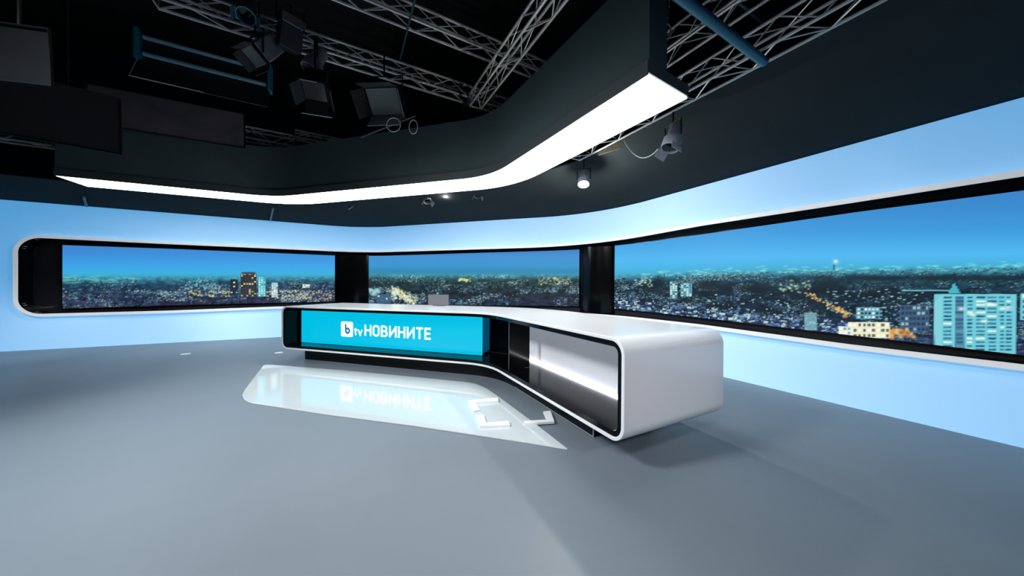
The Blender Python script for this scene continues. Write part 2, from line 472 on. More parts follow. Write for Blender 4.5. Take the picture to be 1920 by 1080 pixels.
for k in range(420):                                   # pale terraces along the lower rim
    x = 1152 + 450 * RNG.random(); b = float(botR(x)); y = b - 22 * RNG.random() ** 1.2
    w = 2 + 7 * RNG.random(); h = 1 + 3 * RNG.random()
    cvR.rect(x - w / 2, y - h, x + w / 2, y, [(96, 122, 178), (150, 180, 214), (186, 226, 226), (52, 74, 130), (36, 52, 84), (214, 232, 232), (70, 110, 170)][RNG.integers(7)], .85)
for k in range(240):                                   # lit blocks in the middle distance
    x, y = (1545 + 200 * RNG.random(), 543 + 70 * RNG.random()) if k % 3 else (1290 + 190 * RNG.random(), 552 + 36 * RNG.random())
    w = 1.5 + 5 * RNG.random(); h = .8 + 2.2 * RNG.random()
    cvR.rect(x - w / 2, y - h, x + w / 2, y, [(90, 160, 186), (150, 215, 225), (206, 240, 236), (60, 104, 140), (120, 190, 210)][RNG.integers(5)], .75)
for k in range(70):                                    # the avenue of amber lamps
    t = RNG.random(); cvR.blob(1508 + 84 * t + 2 * RNG.normal(), 548 + 42 * t + 2.5 * RNG.normal(), 1.1 + 1.6 * t, .9 + 1.3 * t, [(255, 200, 110), (255, 235, 180), (240, 160, 70)][RNG.integers(3)], .9)
for k in range(30): cvR.blob(1462 + 60 * RNG.random(), 540 + 6 * RNG.normal(), 2.2, 1.5, (210, 235, 190), .8)
for a in ((1508, 586, 1532, 619), (1610, 576, 1640, 588)): cvR.rect(*a, (150, 205, 215), .7)
windows(cvR, 1590, 604, 1668, 634, 9, 3, .45, (236, 236, 205), [(255, 252, 232)], (90, 100, 96))
windows(cvR, 1572, 612, 1596, 628, 3, 2, .6, (230, 240, 240), [WHT], (140, 165, 180))
windows(cvR, 1606, 576, 1655, 598, 7, 3, .5, (100, 160, 178), [CYN, WHT], (40, 62, 78))
windows(cvR, 1688, 572, 1742, 622, 7, 5, .25, (62, 92, 122), [(150, 190, 200)], (38, 58, 84))
for k in range(26): cvR.blob(1668 + 46 * RNG.random(), 618 + 16 * RNG.random(), 4, 3, [(255, 180, 80), (255, 220, 150), (220, 120, 40)][RNG.integers(3)], .8)
cvR.rect(1690, 543, 1792, 546, (110, 210, 220), .8)
for k in range(10): cvR.rect(1788 - k, 530 + 2 * k, 1790 + k * 1.2, 532 + 2 * k, (70, 180, 200))
# the big slab block with its balcony grid
cvR.rect(1752, 551, 1906, 664, (112, 205, 220))
for (xa, xb, nx) in ((1769, 1788, 1), (1792, 1808, 1), (1814, 1826, 1), (1830, 1850, 1), (1852, 1870, 1), (1874, 1898, 2)):
    for j in range(15):
        ya = 556 + j * 7.0
        for q in range(nx):
            w = (xb - xa) / nx; lit = RNG.random()
            c = (226, 244, 226) if lit < .2 else ((60, 130, 158) if lit < .6 else (38, 92, 124))
            cvR.rect(xa + q * w, ya, xa + (q + .86) * w, ya + 3.4, c)
cvR.rect(1790, 556, 1808, 655, (52, 92, 128), .65)
for (x, y) in ((1802, 579), (1855, 570), (1890, 578), (1822, 590), (1845, 602)): cvR.blob(x, y, 7, 3.4, (246, 250, 236), .9)
for k in range(7): cvR.rect(1752 + 2 * k, 566 - 2.0 * k, 1754 + 2 * k, 660, (150, 215, 225), .5)
windows(cvR, 1914, 550, 2000, 600, 7, 5, .5, (112, 205, 220), [WHT, CYN], (50, 110, 140))
cvR.blob(1567, 491, 6, 5, (190, 220, 250), .6); cvR.blob(1567, 490, 2.6, 2.4, (255, 245, 245), 1.)
cvR.rect(1562, 496, 1566, 506, (60, 120, 150)); 

def screen_mat():
    Mx = bpy.data.materials.new('video_picture'); Mx.use_nodes = True
    nt = Mx.node_tree; b = nt.nodes['Principled BSDF']
    ca = nt.nodes.new('ShaderNodeVertexColor'); ca.layer_name = 'picture'
    nt.links.new(ca.outputs['Color'], b.inputs['Emission Color'])
    b.inputs['Emission Strength'].default_value = 1.0
    b.inputs['Base Color'].default_value = (.004, .004, .005, 1); b.inputs['Roughness'].default_value = .5
    b.inputs['Specular IOR Level'].default_value = .15
    return Mx
M['picture'] = screen_mat()
SD = .20
def video_wall(label, pxa, pxb, tops, bots, cv, nu, nv, u_end=None):
    ua = WALL.u_px(pxa, SD); ub = u_end if u_end else WALL.u_px(pxb, SD)
    zt, zb = zline(tops, SD), zline(bots, SD)
    um = (ua + ub) / 2
    root = empty('video_wall', WALL.pt(um, SD, float(zb(um)))); tag(root, label, 'screen', 'city video walls around the set'); L = LM(root)
    us = np.linspace(ua, ub, nu)
    P = np.zeros((nu, nv, 3))
    for i, u in enumerate(us):
        p = WALL.pt(u, SD); z = np.linspace(zb(u), zt(u), nv)
        P[i, :, 0] = p[0]; P[i, :, 1] = p[1]; P[i, :, 2] = z
    V = P.reshape(-1, 3); d = V - _O; w = np.maximum(d @ _F, .2)
    x = 960 + FPX * (d @ _R) / w; y = 540 - FPX * (d @ _U) / w
    xe = np.where(x > cv.x0 + cv.w / cv.k, 2 * (cv.x0 + cv.w / cv.k) - x, x)
    col = s2l(np.clip(cv.sample(xe, y), 0, 255))
    fs = [(i * nv + j, (i + 1) * nv + j, (i + 1) * nv + j + 1, i * nv + j + 1) for i in range(nu - 1) for j in range(nv - 1)]
    me = bpy.data.meshes.new('screen'); me.from_pydata([tuple(v) for v in (V - np.array(root.location))], [], fs)
    at_ = me.color_attributes.new('picture', 'FLOAT_COLOR', 'POINT')
    at_.data.foreach_set('color', np.concatenate([col, np.ones((len(col), 1))], 1).astype(np.float32).ravel())
    me.materials.append(M['picture'])
    o = bpy.data.objects.new('screen', me); C.objects.link(o); o.parent = root
    mb = MB(); uu = WALL.samples(ua - .01, ub + .01, .15)
    mb.sweep([[WALL.pt(u, SD + .004, zb(u) - .012), WALL.pt(u, SD + .004, zt(u) + .012), WALL.pt(u, DEP - .002, zt(u) + .012), WALL.pt(u, DEP - .002, zb(u) - .012)] for u in uu])
    mb.build('cabinet', M['gblack'], root, local=L)
    return root
video_wall('left city screen with one dark tower, between rounded frame end and first black pillar', 117, 628, [(117, 459.5), (320, 466.5), (628, 479)], [(117, 578.7), (320, 572.6), (628, 565)], cvL, 420, 90)
video_wall('middle city screen directly behind the desk, between the two black pillars', 691, 1086, [(691, 479.6), (900, 474), (1086, 467.6)], [(691, 572), (1086, 574.5)], cvM, 360, 90)
video_wall('largest city screen on the right wall with orange street and cyan tower block', 1152, 1920, [(1152, 460.5), (1320, 439), (1600, 398.5), (1920, 357)], [(1152, 578.6), (1600, 629), (1920, 666)], cvR, 760, 220, u_end=U_END - .35)

def pillar(pxa, pxb, label):
    ua, ub = WALL.u_px(pxa, SD), WALL.u_px(pxb, SD); um = (ua + ub) / 2
    rings = []
    zb = min(opening(u)[0] for u in (ua, um, ub)) + .004; zt = max(opening(u)[1] for u in (ua, um, ub)) - .004
    root = empty('pillar', WALL.pt(um, .2, zb)); L = LM(root)
    prof = []
    for k in range(25):
        t = k / 24; prof.append((ua + (ub - ua) * t, SD + .02 - .13 * math.sin(math.pi * t) ** .8))
    prof += [(ub, DEP - .004), (ua, DEP - .004)]
    def col(za, zb_): return [[WALL.pt(u, o_, z) for (u, o_) in prof] for z in (za, zb_)]
    MB().sweep(col(zb + .05, zt - .07)).build('shaft', M['pillar'], root, smooth=True, local=L)
    MB().sweep(col(zt - .068, zt)).build('top_band', M['gblack'], root, smooth=True, local=L)
    MB().sweep(col(zb, zb + .048)).build('bottom_band', M['gblack'], root, smooth=True, local=L)
    tag(root, label, 'pillar', 'black pillars between the screens')
pillar(629, 690, 'gloss black pillar left of the middle screen, above the far desk wing')
pillar(1087, 1151, 'gloss black pillar right of the middle screen, with pale vertical streak')

# ------------------------------------------------------------------ light soffit over the set
SOF = Path([(-7.43, 4.985), (-4.73, 6.115), (-.36, 4.885), (1.10, 2.53)], [1.3, 1.25])
# end points trimmed so both ends are cut square
SW = .615; ZS = 3.1
so = empty('light_soffit', SOF.pt(SOF.L / 2, SW / 2, ZS)); L = LM(so)
tag(so, 'long bent white ceiling light with a tall charcoal fascia hanging over the desk', 'ceiling light')
us = SOF.samples(0, SOF.L, .06)
MB().sweep([[SOF.pt(u, .0, ZS), SOF.pt(u, .0, ZS + .125), SOF.pt(u, SW, ZS + .125), SOF.pt(u, SW, ZS),
             SOF.pt(u, SW - .012, ZS), SOF.pt(u, SW - .012, ZS + .02), SOF.pt(u, .012, ZS + .02), SOF.pt(u, .012, ZS)] for u in us]).build('housing', M['fhouse'], so, smooth=True, local=L)
us2 = SOF.samples(.012, SOF.L - .012, .06)
MB().sweep([[SOF.pt(u, .014, ZS + .002), SOF.pt(u, .014, ZS + .018), SOF.pt(u, SW - .014, ZS + .018), SOF.pt(u, SW - .014, ZS + .002)] for u in us2]).build('light_panel', M['glow'], so, smooth=True, local=L)
MB().sweep([[SOF.pt(u, .02, ZS + .126), SOF.pt(u, .02, 4.06), SOF.pt(u, .27, 4.06), SOF.pt(u, .27, ZS + .126)] for u in us]).build('fascia', M['fascia'], so, smooth=True, local=L)

# ------------------------------------------------------------------ trusses and pipes
D1 = np.array([.8756, .483]); D2 = np.array([-.4845, .8748])
A1 = math.atan2(D1[1], D1[0]); A2 = math.atan2(D2[1], D2[0])
brace_mesh = {}
def bar_obj(name, p, q, r, mtl, parent, n=6):
    p, q = Vector(p), Vector(q); d = q - p; key = (round(d.length, 4), r, mtl.name)
    if key not in brace_mesh:
        o = MB().tube([(0, 0, 0), (0, 0, d.length)], r, n).build(name, mtl, parent, smooth=True); brace_mesh[key] = o.data
    else:
        o = bpy.data.objects.new(name, brace_mesh[key]); C.objects.link(o); o.parent = parent
    o.location = p; o.rotation_mode = 'QUATERNION'; o.rotation_quaternion = d.to_track_quat('Z', 'Y'); return o
def truss(label, anchor, direction, ta, tb, size=.22, far=True, pitch=.34, rc=.021, rb=.009):
    """anchor: a point on the lower chord farthest from the viewer; runs from ta to tb along direction"""
    dirv = D1 if direction == 1 else D2; ang = A1 if direction == 1 else A2
    a = np.array(anchor, float); st = a[:2] + dirv * ta
    root = empty('lighting_truss', (st[0], st[1], a[2]), ang); Ln = tb - ta
    tag(root, label, 'truss', 'aluminium trusses of the lighting grid')
    side = -1 if far else 1          # the other chords lie on the viewer's side
    ys = (0, side * size)
    if direction == 2: ys = (0, size) if far else (0, -size)
    for y in ys:
        for z in (0, size):
            bar_obj('chord', (0, y, z), (Ln, y, z), rc, M['alu'], root, 8)
    n = max(2, int(Ln / pitch)); n = min(n, 24); h = Ln / n
    for k in range(n):
        x0, x1 = k * h, (k + 1) * h
        if k % 2: x0, x1 = x1, x0
        bar_obj('brace', (x0, ys[0], 0), (x1, ys[0], size), rb, M['alu'], root)
        bar_obj('brace', (x0, ys[1], 0), (x1, ys[1], size), rb, M['alu'], root)
        bar_obj('brace', (x0, ys[0], 0), (x1, ys[1], 0), rb, M['alu'], root)
        bar_obj('brace', (x0, ys[1], size), (x1, ys[0], size), rb, M['alu'], root)
    for x in (0, Ln):
        mb = MB(); c = [(x, ys[0], 0), (x, ys[1], 0), (x, ys[1], size), (x, ys[0], size)]
        mb.tube(c, .012, 6, closed=True); mb.build('end_frame', M['alu'], root)
    return root
ZT = 5.0
def along(p, q, d): return float((np.array(q)[:2] - np.array(p)[:2]) @ d)
aB = at(893, 200, ZT); truss('long overhead truss behind the light fascia, carrying the wide soft lamp', aB, 1, along(aB, at(300, 20, ZT), D1), along(aB, at(958, 221, ZT), D1))
aA = at(990, 143, ZT + .3); truss('uppermost long truss at the top centre, crossing behind the diagonal truss', aA, 1, along(aA, at(560, -26, ZT + .3), D1), along(aA, at(1030, 158, ZT + .3), D1))
aC = at(907, 197, ZT - .25); truss('diagonal truss at the top centre running away from the camera', aC, 2, -2.9, .15)
aD = at(504, 272.6, 4.3); truss('lower truss on the left behind the fascia, under the black lamps', aD, 1, along(aD, at(225, 222, 4.3), D1), along(aD, at(552, 281, 4.3), D1))
aE = at(115, 281, 3.72); truss('short lower truss at the far left edge beside the end of the light strip', aE, 1, -2.2, .0, size=.2)
aF = at(1253, 213, 3.35); 
truss('long truss on the right with the spotlights clamped to its bottom chord', aF, 2, along(aF, at(1700, -17, 3.35), D2) - 1.2, along(aF, at(1085, 300, 3.35), D2), size=.2, rc=.014, rb=.006, pitch=.25)
aG = at(1247, 128, 3.76); truss('truss on the right emerging from behind the square end of the fascia', aG, 2, -3.6, .5, size=.2, rc=.014, rb=.006, pitch=.25)
# the short stub ends seen beyond the diagonal truss
aH = at(555, 262, 4.55); truss('small truss end on the left seen just above the fascia bend', aH, 1, 0., along(aH, at(645, 252, 4.55), D1) + .5, size=.15, pitch=.25)

def pipe(label, p, q, r=.03, mtl='bpipe', grp=None):
    o = bar_obj('pipe', p, q, r, M[mtl], None, 12); tag(o, label, 'pipe', 'blue grey ceiling pipes'); return o
def ext(p, q, a, b):
    p, q = np.array(p), np.array(q); d = q - p; return p - d * a, q + d * b
p, q = ext(at(1283, 0, 3.295), at(1433, 117, 3.295), .15, .0); pipe('thick blue pipe crossing the right hand trusses', p, q, .035)
p, q = ext(at(1383, 0, 3.995), at(1453, 63, 3.995), .2, .1); pipe('dim blue pipe at the top right beyond the thick blue pipe', p, q, .018)
p, q = ext(at(777, 3, 5.262), at(750, 112, 5.262), .2, .3); pipe('thin blue pipe between the two long overhead trusses', p, q, .016)
p, q = ext(at(880, 185, 4.952), at(856, 215, 4.952), .0, .3); pipe('short bright blue pipe under the truss joint above the fascia', p, q, .024)

# dark canopy between the wall top and the soffit / right truss
cT = aF[:2]
def canopy_inner(t):       # t along the wall path 0..1
    pass
mb = MB()
rows = []
SOL = [np.array(SOF.pt(u, SW + .006, 0)[:2]) for u in SOF.samples(0, SOF.L, .1)]
trF = lambda k: aF[:2] + D2 * k
kend = along(aF, at(1085, 300, 3.35), D2); kst = along(aF, at(1700, -17, 3.35), D2) - 1.5
inner = [(*(SOL[0] - np.array([.883, .469]) * 3.6), 3.16)] + [(p[0], p[1], 3.16) for p in SOL if p[1] > trF(kend)[1] + .2 or p[0] < -.5]
inner += [(*trF(k), 3.34) for k in np.linspace(kend, kst, 14)]
cum = [0.]
for a, b in zip(inner[:-1], inner[1:]): cum.append(cum[-1] + math.dist(a, b))
cum = np.array(cum) / cum[-1]
I = np.array(inner)
# match by nearest direction: march both curves together
wu = []
for p in inner:
    us_ = np.linspace(0, WALL.L, 600); q = np.array([WALL.pt(u, .02) for u in us_])
    wu.append(us_[np.argmin((q[:, 0] - p[0]) ** 2 + (q[:, 1] - p[1]) ** 2)])
wu = np.maximum.accumulate(np.array(wu)); wu[0] = 0.
k_ = np.ones(7) / 7; pad = np.concatenate([[wu[0]] * 3, wu, [wu[-1]] * 3]); wu = np.maximum.accumulate(np.convolve(pad, k_, 'valid')); wu[0] = 0; wu[-1] = WALL.L
rings = []
for p, u in zip(inner, wu):
    w = WALL.pt(u, .03, WTOP + .012)
    rings.append([w, p, (p[0], p[1], p[2] + .02), (w[0], w[1], w[2] + .02)])
mb.sweep(rings); struct(mb.build('ceiling_canopy', M['canopy'], smooth=True), 'charcoal cloth stretched between the set wall top and the light soffit')

# ------------------------------------------------------------------ the news desk
eL = np.array([.9594, -.282]); eR = np.array([.4545, -.8907])
F1 = np.array([-4.12, 5.50]); F4 = np.array([.800, 2.18])
# corner of the two front lines
A_ = np.array([eL, -eR]).T; tt = np.linalg.solve(A_, F4 - F1); FC = F1 + eL * tt[0]
DESK = Path([F1, FC, F4], [.8])
ZD, ZB, TH, DW = .98, .214, .028, 1.22
root = empty('news_desk', (*FC, 0.)); L = LM(root)
tag(root, 'long white bent news desk with a cyan display and a glowing bay', 'desk')
def rrect(g, r, n=10):
    """rounded rectangle in (s, z) inset by g"""
    s0, s1, z0, z1 = g, DESK.L - g, ZB + g, ZD - g; out = []
    for (cx, cz, a0) in ((s1 - r, z1 - r, 0), (s0 + r, z1 - r, 90), (s0 + r, z0 + r, 180), (s1 - r, z0 + r, 270)):
        for k in range(n + 1):
            a = math.radians(a0 + 90 * k / n); out.append((cx + r * math.cos(a), cz + r * math.sin(a)))
    # densify the long straight runs so they follow the bend
    res = []
    for (a, b) in zip(out, out[1:] + out[:1]):
        m_ = max(1, int(abs(b[0] - a[0]) / .12))
        for k in range(m_): res.append((a[0] + (b[0] - a[0]) * k / m_, a[1] + (b[1] - a[1]) * k / m_))
    return res
def rr_pts(g, r, off): return [DESK.pt(s_, off, z_) for s_, z_ in rrect(g, r)]
def lining(g0, r0, g1, r1, off0, off1):
    # both outlines need the same number of points: rebuild inner by scaling the outer parameters
    a = rrect(g0, r0); out = []
    s0, s1, z0, z1 = g0, DESK.L - g0, ZB + g0, ZD - g0; S0, S1, Z0, Z1 = g1, DESK.L - g1, ZB + g1, ZD - g1
    def mp(v, lo, hi, r, LO, HI, R):
        if v < lo + r: return LO + (v - lo) / r * R
        if v > hi - r: return HI - (hi - v) / r * R
        return LO + R + (v - lo - r) / (hi - lo - 2 * r) * (HI - LO - 2 * R)
    b = [(mp(s_, s0, s1, r0, S0, S1, r1), mp(z_, z0, z1, r0, Z0, Z1, r1)) for s_, z_ in a]
    return a, b
def tube_shell(mb, g0, r0, g1, r1, offa, offb):
    a, b = lining(g0, r0, g1, r1, offa, offb)
    A0 = [DESK.pt(s_, offa, z_) for s_, z_ in a]; A1_ = [DESK.pt(s_, offb, z_) for s_, z_ in a]
    B0 = [DESK.pt(s_, offa, z_) for s_, z_ in b]; B1 = [DESK.pt(s_, offb, z_) for s_, z_ in b]
    n = len(a); vs = A0 + A1_ + B0 + B1; fs = []
    for k in range(n):
        j = (k + 1) % n
        fs += [(k, j, n + j, n + k), (2 * n + k, 3 * n + k, 3 * n + j, 2 * n + j), (k, 2 * n + k, 2 * n + j, j), (n + k, n + j, 3 * n + j, 3 * n + k)]
    mb.add(vs, fs); return mb
tube_shell(MB(), 0, .125, TH, .125 - TH, 0, DW).build('shell', M['desk'], root, smooth=True, bevel=.004, local=L)
tube_shell(MB(), TH + .0005, .125 - TH - .0005, TH + .042, .05, .012, .62).build('lining', M['deskblack'], root, smooth=True, local=L)
REC = .60
def panel_strip(mb, sa, sb, za, zb, off, th=.02):
    return mb.sweep([[DESK.pt(s_, off, za), DESK.pt(s_, off, zb), DESK.pt(s_, off + th, zb), DESK.pt(s_, off + th, za)] for s_ in DESK.samples(sa, sb, .06)])
gi = TH + .045
# where the white bay starts (seen behind the bend)
def s_px(px, off):
    return DESK.u_px(px, off)
SB0 = s_px(984, .555)
panel_strip(MB(), gi, SB0 - .002, ZB + gi, ZD - gi, REC).build('back_board', M['deskblack'], root, smooth=True, local=L)
panel_strip(MB(), SB0, DESK.L - gi, ZB + gi + .002, ZD - gi, .555, .05).build('lit_panel', M['deskback'], root, smooth=True, local=L)
# strip of leds along the foot of the lit panel
panel_strip(MB(), SB0 + .04, DESK.L - gi - .03, ZB + gi + .001, ZB + gi + .005, .538, .012).build('led_strip', M['led'], root, local=L)
# thin upright seam at the bend
sd = s_px(955, .06)
panel_strip(MB(), sd, sd + .01, ZB + gi, ZD - gi, .06, .30).build('divider', M['deskblack'], root, local=L)
panel_strip(MB(), sd + .001, sd + .009, ZB + gi, ZD - gi, .055, .005).build('divider_edge', M['grey'], root, local=L)
# under rail of the top by the bay
# plinth
P1, P2, P3, P4 = [np.array(at(x, y, 0)[:2]) for x, y in ((566, 677), (740, 692), (966, 733), (1112, 822))]
MBp = MB(); SP0 = .30; SP1 = DESK.L - .55
MBp.sweep([[DESK.pt(s_, .215, 0.), DESK.pt(s_, .215, ZB - .002), DESK.pt(s_, 1.0, ZB - .002), DESK.pt(s_, 1.0, 0.)] for s_ in DESK.samples(SP0, SP1, .08)])
MBp.build('plinth', M['plinth'], root, smooth=True, local=L)
mb = MB()
mb.tube([DESK.pt(SP1 + .004, .212, .004), DESK.pt(SP1 + .004, .212, ZB - .003)], .006, 6)
mb.build('corner_trim', M['alu'], root, local=L)
mb = MB(); mb.tube([DESK.pt(s_, .212, .005) for s_ in DESK.samples(DESK.u_px(966, .215), SP1, .1)], .0035, 6); mb.build('foot_trim', M['alu'], root, local=L)
mb = MB(); mb.tube([DESK.pt(SP0 - .004, .212, .004), DESK.pt(SP0 - .004, .212, ZB - .003)], .006, 6); mb.build('corner_trim', M['alu'], root, local=L)

# cyan display: a box on the left wing
nL = np.array([-eL[1], eL[0]])         # points away from the viewer
SETB = .28
def on_screen(px, py, setb=SETB):
    o_ = F1 + nL * setb; d = ray(px, py)
    k = ((o_ - _O[:2]) @ nL) / (d[:2] @ nL); P = _O + d * k
    return float((P[:2] - F1) @ eL), float(P[2])
ulo = on_screen(565.5, 640)[0]; uhi = on_screen(904.5, 660)[0]
zl0 = (on_screen(566, 645.5)[1] + on_screen(904, 668.5)[1]) / 2; zl1 = (on_screen(566, 583)[1] + on_screen(904, 593)[1]) / 2
zlo, zhi = ZB + gi + .004, ZD - gi - .012
def SP(u, v, off=0.):
    p = F1 + eL * u + nL * (SETB + off); return (p[0], p[1], v)
dsp = MB()
dsp.sweep([[SP(ulo, zlo, 0.004), SP(ulo, zhi, .004), SP(ulo, zhi, .30), SP(ulo, zlo, .30)], [SP(uhi, zlo, .004), SP(uhi, zhi, .004), SP(uhi, zhi, .30), SP(uhi, zlo, .30)]])
disp = dsp.build('display', M['deskblack'], root, local=L)
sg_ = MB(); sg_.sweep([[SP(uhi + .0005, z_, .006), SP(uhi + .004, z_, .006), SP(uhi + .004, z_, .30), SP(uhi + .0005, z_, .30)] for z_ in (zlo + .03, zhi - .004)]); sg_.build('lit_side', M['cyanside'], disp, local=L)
def rpoly(u0, v0, u1, v1, r, n=6):
    out = []
    for (cx, cz, a0) in ((u1 - r, v1 - r, 0), (u0 + r, v1 - r, 90), (u0 + r, v0 + r, 180), (u1 - r, v0 + r, 270)):
        for k in range(n + 1):
            a = math.radians(a0 + 90 * k / n); out.append((cx + r * math.cos(a), cz + r * math.sin(a)))
    return out
def plate(mb, poly, o0, o1):
    n = len(poly)
    vs = [SP(u, v, o1) for u, v in poly] + [SP(u, v, o0) for u, v in poly]
    return mb.add(vs, [tuple(range(n)), tuple(range(2 * n - 1, n - 1, -1))] + [(k, n + k, n + (k + 1) % n, (k + 1) % n) for k in range(n)])
plate(MB(), rpoly(ulo, zlo, uhi, zhi, .012), -.004, .003).build('display_face', M['cyan'], disp, local=L)

# lettering strokes: (points, closed) in letter units 0..w x 0..1
def stroke_poly(mb, pts, w, o0, o1, closed=False):
    pts = [np.array(p, float) for p in pts]; n = len(pts)
    Lf, Rt = [], []
    for i, p in enumerate(pts):
        a = pts[i - 1] if (i or closed) else None; b = pts[(i + 1) % n] if (i < n - 1 or closed) else None
        d0 = (p - a) / np.linalg.norm(p - a) if a is not None else None
        d1 = (b - p) / np.linalg.norm(b - p) if b is not None else None
        if d0 is None: d0 = d1
        if d1 is None: d1 = d0
        n0 = np.array([-d0[1], d0[0]]); n1 = np.array([-d1[1], d1[0]]); m_ = n0 + n1; m_ /= np.linalg.norm(m_)
        k = w / 2 / max(.3, m_ @ n0); Lf.append(p + m_ * k); Rt.append(p - m_ * k)
    vs = [SP(*p, o0) for p in Lf] + [SP(*p, o0) for p in Rt] + [SP(*p, o1) for p in Lf] + [SP(*p, o1) for p in Rt]
    fs = []
    for i in range(n if closed else n - 1):
        j = (i + 1) % n
        fs += [(i, j, n + j, n + i), (2 * n + i, 3 * n + i, 3 * n + j, 2 * n + j), (i, 2 * n + i, 2 * n + j, j), (n + i, n + j, 3 * n + j, 3 * n + i)]
    if not closed: fs += [(0, n, 3 * n, 2 * n), (n - 1, 3 * n - 1, 4 * n - 1, 2 * n - 1)]
    mb.add(vs, fs)
def arcp(cx, cy, rx, ry, a0, a1, n=10): return [(cx + rx * math.cos(math.radians(a0 + (a1 - a0) * k / n)), cy + ry * math.sin(math.radians(a0 + (a1 - a0) * k / n))) for k in range(n + 1)]
T = .14                    # stroke width in letter heights
h = T / 2
def letter(ch, w):
    l, r_, b, t = h, w - h, h, 1 - h
    if ch == 'Н': return [([(l, 0), (l, 1)], 0), ([(r_, 0), (r_, 1)], 0), ([(l, .5), (r_, .5)], 0)]
    if ch == 'И': return [([(l, 0), (l, 1)], 0), ([(r_, 0), (r_, 1)], 0), ([(l + .0, .12), (r_ - .0, .88)], 0)]
    if ch == 'Т': return [([(0, t), (w, t)], 0), ([(w / 2, 0), (w / 2, t)], 0)]
    if ch == 'Е': return [([(w, t), (l, t), (l, b), (w, b)], 0), ([(l, .5), (w * .9, .5)], 0)]
    if ch == 'О':
        q = .2; return [(arcp(r_ - q, t - q, q, q, 0, 90) + arcp(l + q, t - q, q, q, 90, 180) + arcp(l + q, b + q, q, q, 180, 270) + arcp(r_ - q, b + q, q, q, 270, 360), 1)]
    if ch == 'В':
        q = (t - .5) / 2; q2 = (.5 - b) / 2
        return [([(l, b)] + [(l, t)] + arcp(r_ - q - .04, t - q, q, q, 90, -90) + [(l, .5)], 0), ([(l, .5)] + arcp(r_ - q2, .5 - q2, q2, q2, 90, -90) + [(l, b), (l, .55)], 0)]
uN0, zN0 = on_screen(684, 618.5, SETB); uN1, _ = on_screen(808, 626, SETB)
zA = on_screen(684, 629.2)[1]; zB_ = on_screen(684, 608.8)[1]
LH = zB_ - zA
word = 'НОВИНИТЕ'; wd = {'Н': .64, 'О': .62, 'В': .62, 'И': .66, 'Т': .58, 'Е': .52}
gap = .13; tot = sum(wd[c] for c in word) + gap * (len(word) - 1); sx = (uN1 - uN0) / (tot * LH)
x = 0.
for ch in word:
    mb = MB()
    for pts, cl in letter(ch, wd[ch]):
        stroke_poly(mb, [(uN0 + (x + px_) * LH * sx, zA + py_ * LH) for px_, py_ in pts], T * LH * sx, -.0055, -.003, cl)
    mb.build('letter', M['letter'], disp, local=L); x += wd[ch] + gap
# badge with the small b, then the small tv
ub0, zb1 = on_screen(640, 602.5); ub1, zb0 = on_screen(662, 631)[0], on_screen(641, 630.5)[1]
bw, bh = ub1 - ub0, zb1 - zb0
bd = plate(MB(), rpoly(ub0, zb0, ub1, zb1, .12 * bw), -.0055, -.003).build('badge', M['letter'], disp, local=L)
mb = MB(); bx = ub0 + .40 * bw; cy_ = zb0 + .40 * bh; rr = .15 * bh
stroke_poly(mb, [(bx, zb0 + .84 * bh), (bx, cy_)], .13 * bh, -.0068, -.0052)
stroke_poly(mb, arcp(bx + rr, cy_, rr, rr, 180, -180, 24)[:-1], .14 * bh, -.0066, -.0052, True)
mb.build('emblem', M['logodark'], disp, local=L)
ut0, zt0 = on_screen(664.5, 627.8); ut1 = on_screen(679.5, 628.5)[0]; th_ = on_screen(664.5, 617.5)[1] - zt0
w_ = ut1 - ut0; mb = MB(); sw = .25 * th_
stroke_poly(mb, [(ut0 + .16 * w_, zt0 + 1.25 * th_), (ut0 + .16 * w_, zt0 + .25 * th_)] + arcp(ut0 + .27 * w_, zt0 + .25 * th_, .11 * w_, .16 * th_, 200, 280, 5), sw, -.0055, -.003)
stroke_poly(mb, [(ut0, zt0 + .92 * th_), (ut0 + .4 * w_, zt0 + .92 * th_)], sw, -.0056, -.003); mb.build('letter', M['letter'], disp, local=L)
mb = MB(); stroke_poly(mb, [(ut0 + .5 * w_, zt0 + th_), (ut0 + .74 * w_, zt0 + .08 * th_), (ut0 + .98 * w_, zt0 + th_)], sw, -.0055, -.003); mb.build('letter', M['letter'], disp, local=L)

# grey screen standing behind the far wing of the desk
pm = at(821, 569, ZD); pm2 = pm
mr = empty('monitor', (*DESK.pt(DESK.u_px(821, 1.0), 1.0)[:2], ZD + .001), math.atan2(eL[1], eL[0])); tag(mr, 'small grey monitor back peeking over the far edge of the desk top', 'monitor')
dY = math.hypot(mr.location.x, mr.location.y)
mw, mh = .42, .20
MB().box((0, .02, mh / 2 + .012), (mw, .025, mh - .004)).build('casing', M['grey'], mr, bevel=.004)
MB().box((0, .036, mh / 2 + .012), (mw - .03, .006, mh - .03)).build('screen', M['gblack'], mr)
MB().box((0, .06, .006), (.2, .14, .01)).build('foot', M['grey'], mr)

# ------------------------------------------------------------------ glossy white floor panel
px_panel = [(512, 684), (500, 683.2), (494, 685), (480, 703), (458, 732), (454, 741), (457, 748), (464, 752.5), (472, 755), (617, 777), (776, 797.5), (993, 830), (1058, 840.5), (1064, 841),
            (993, 786), (934, 743), (912, 728), (900, 722.5), (890, 719), (876, 716.6), (860, 715), (776, 706.5), (652, 695)]
poly = [tuple(at(x, y, .012)[:2]) for x, y in px_panel]
o = MB().prism(poly, .0008, .012).build('floor_panel', M['fpanel'], bevel=.002)
tag(o, 'glossy white floor panel lying in front of the desk, mirroring the lettering', 'floor panel')

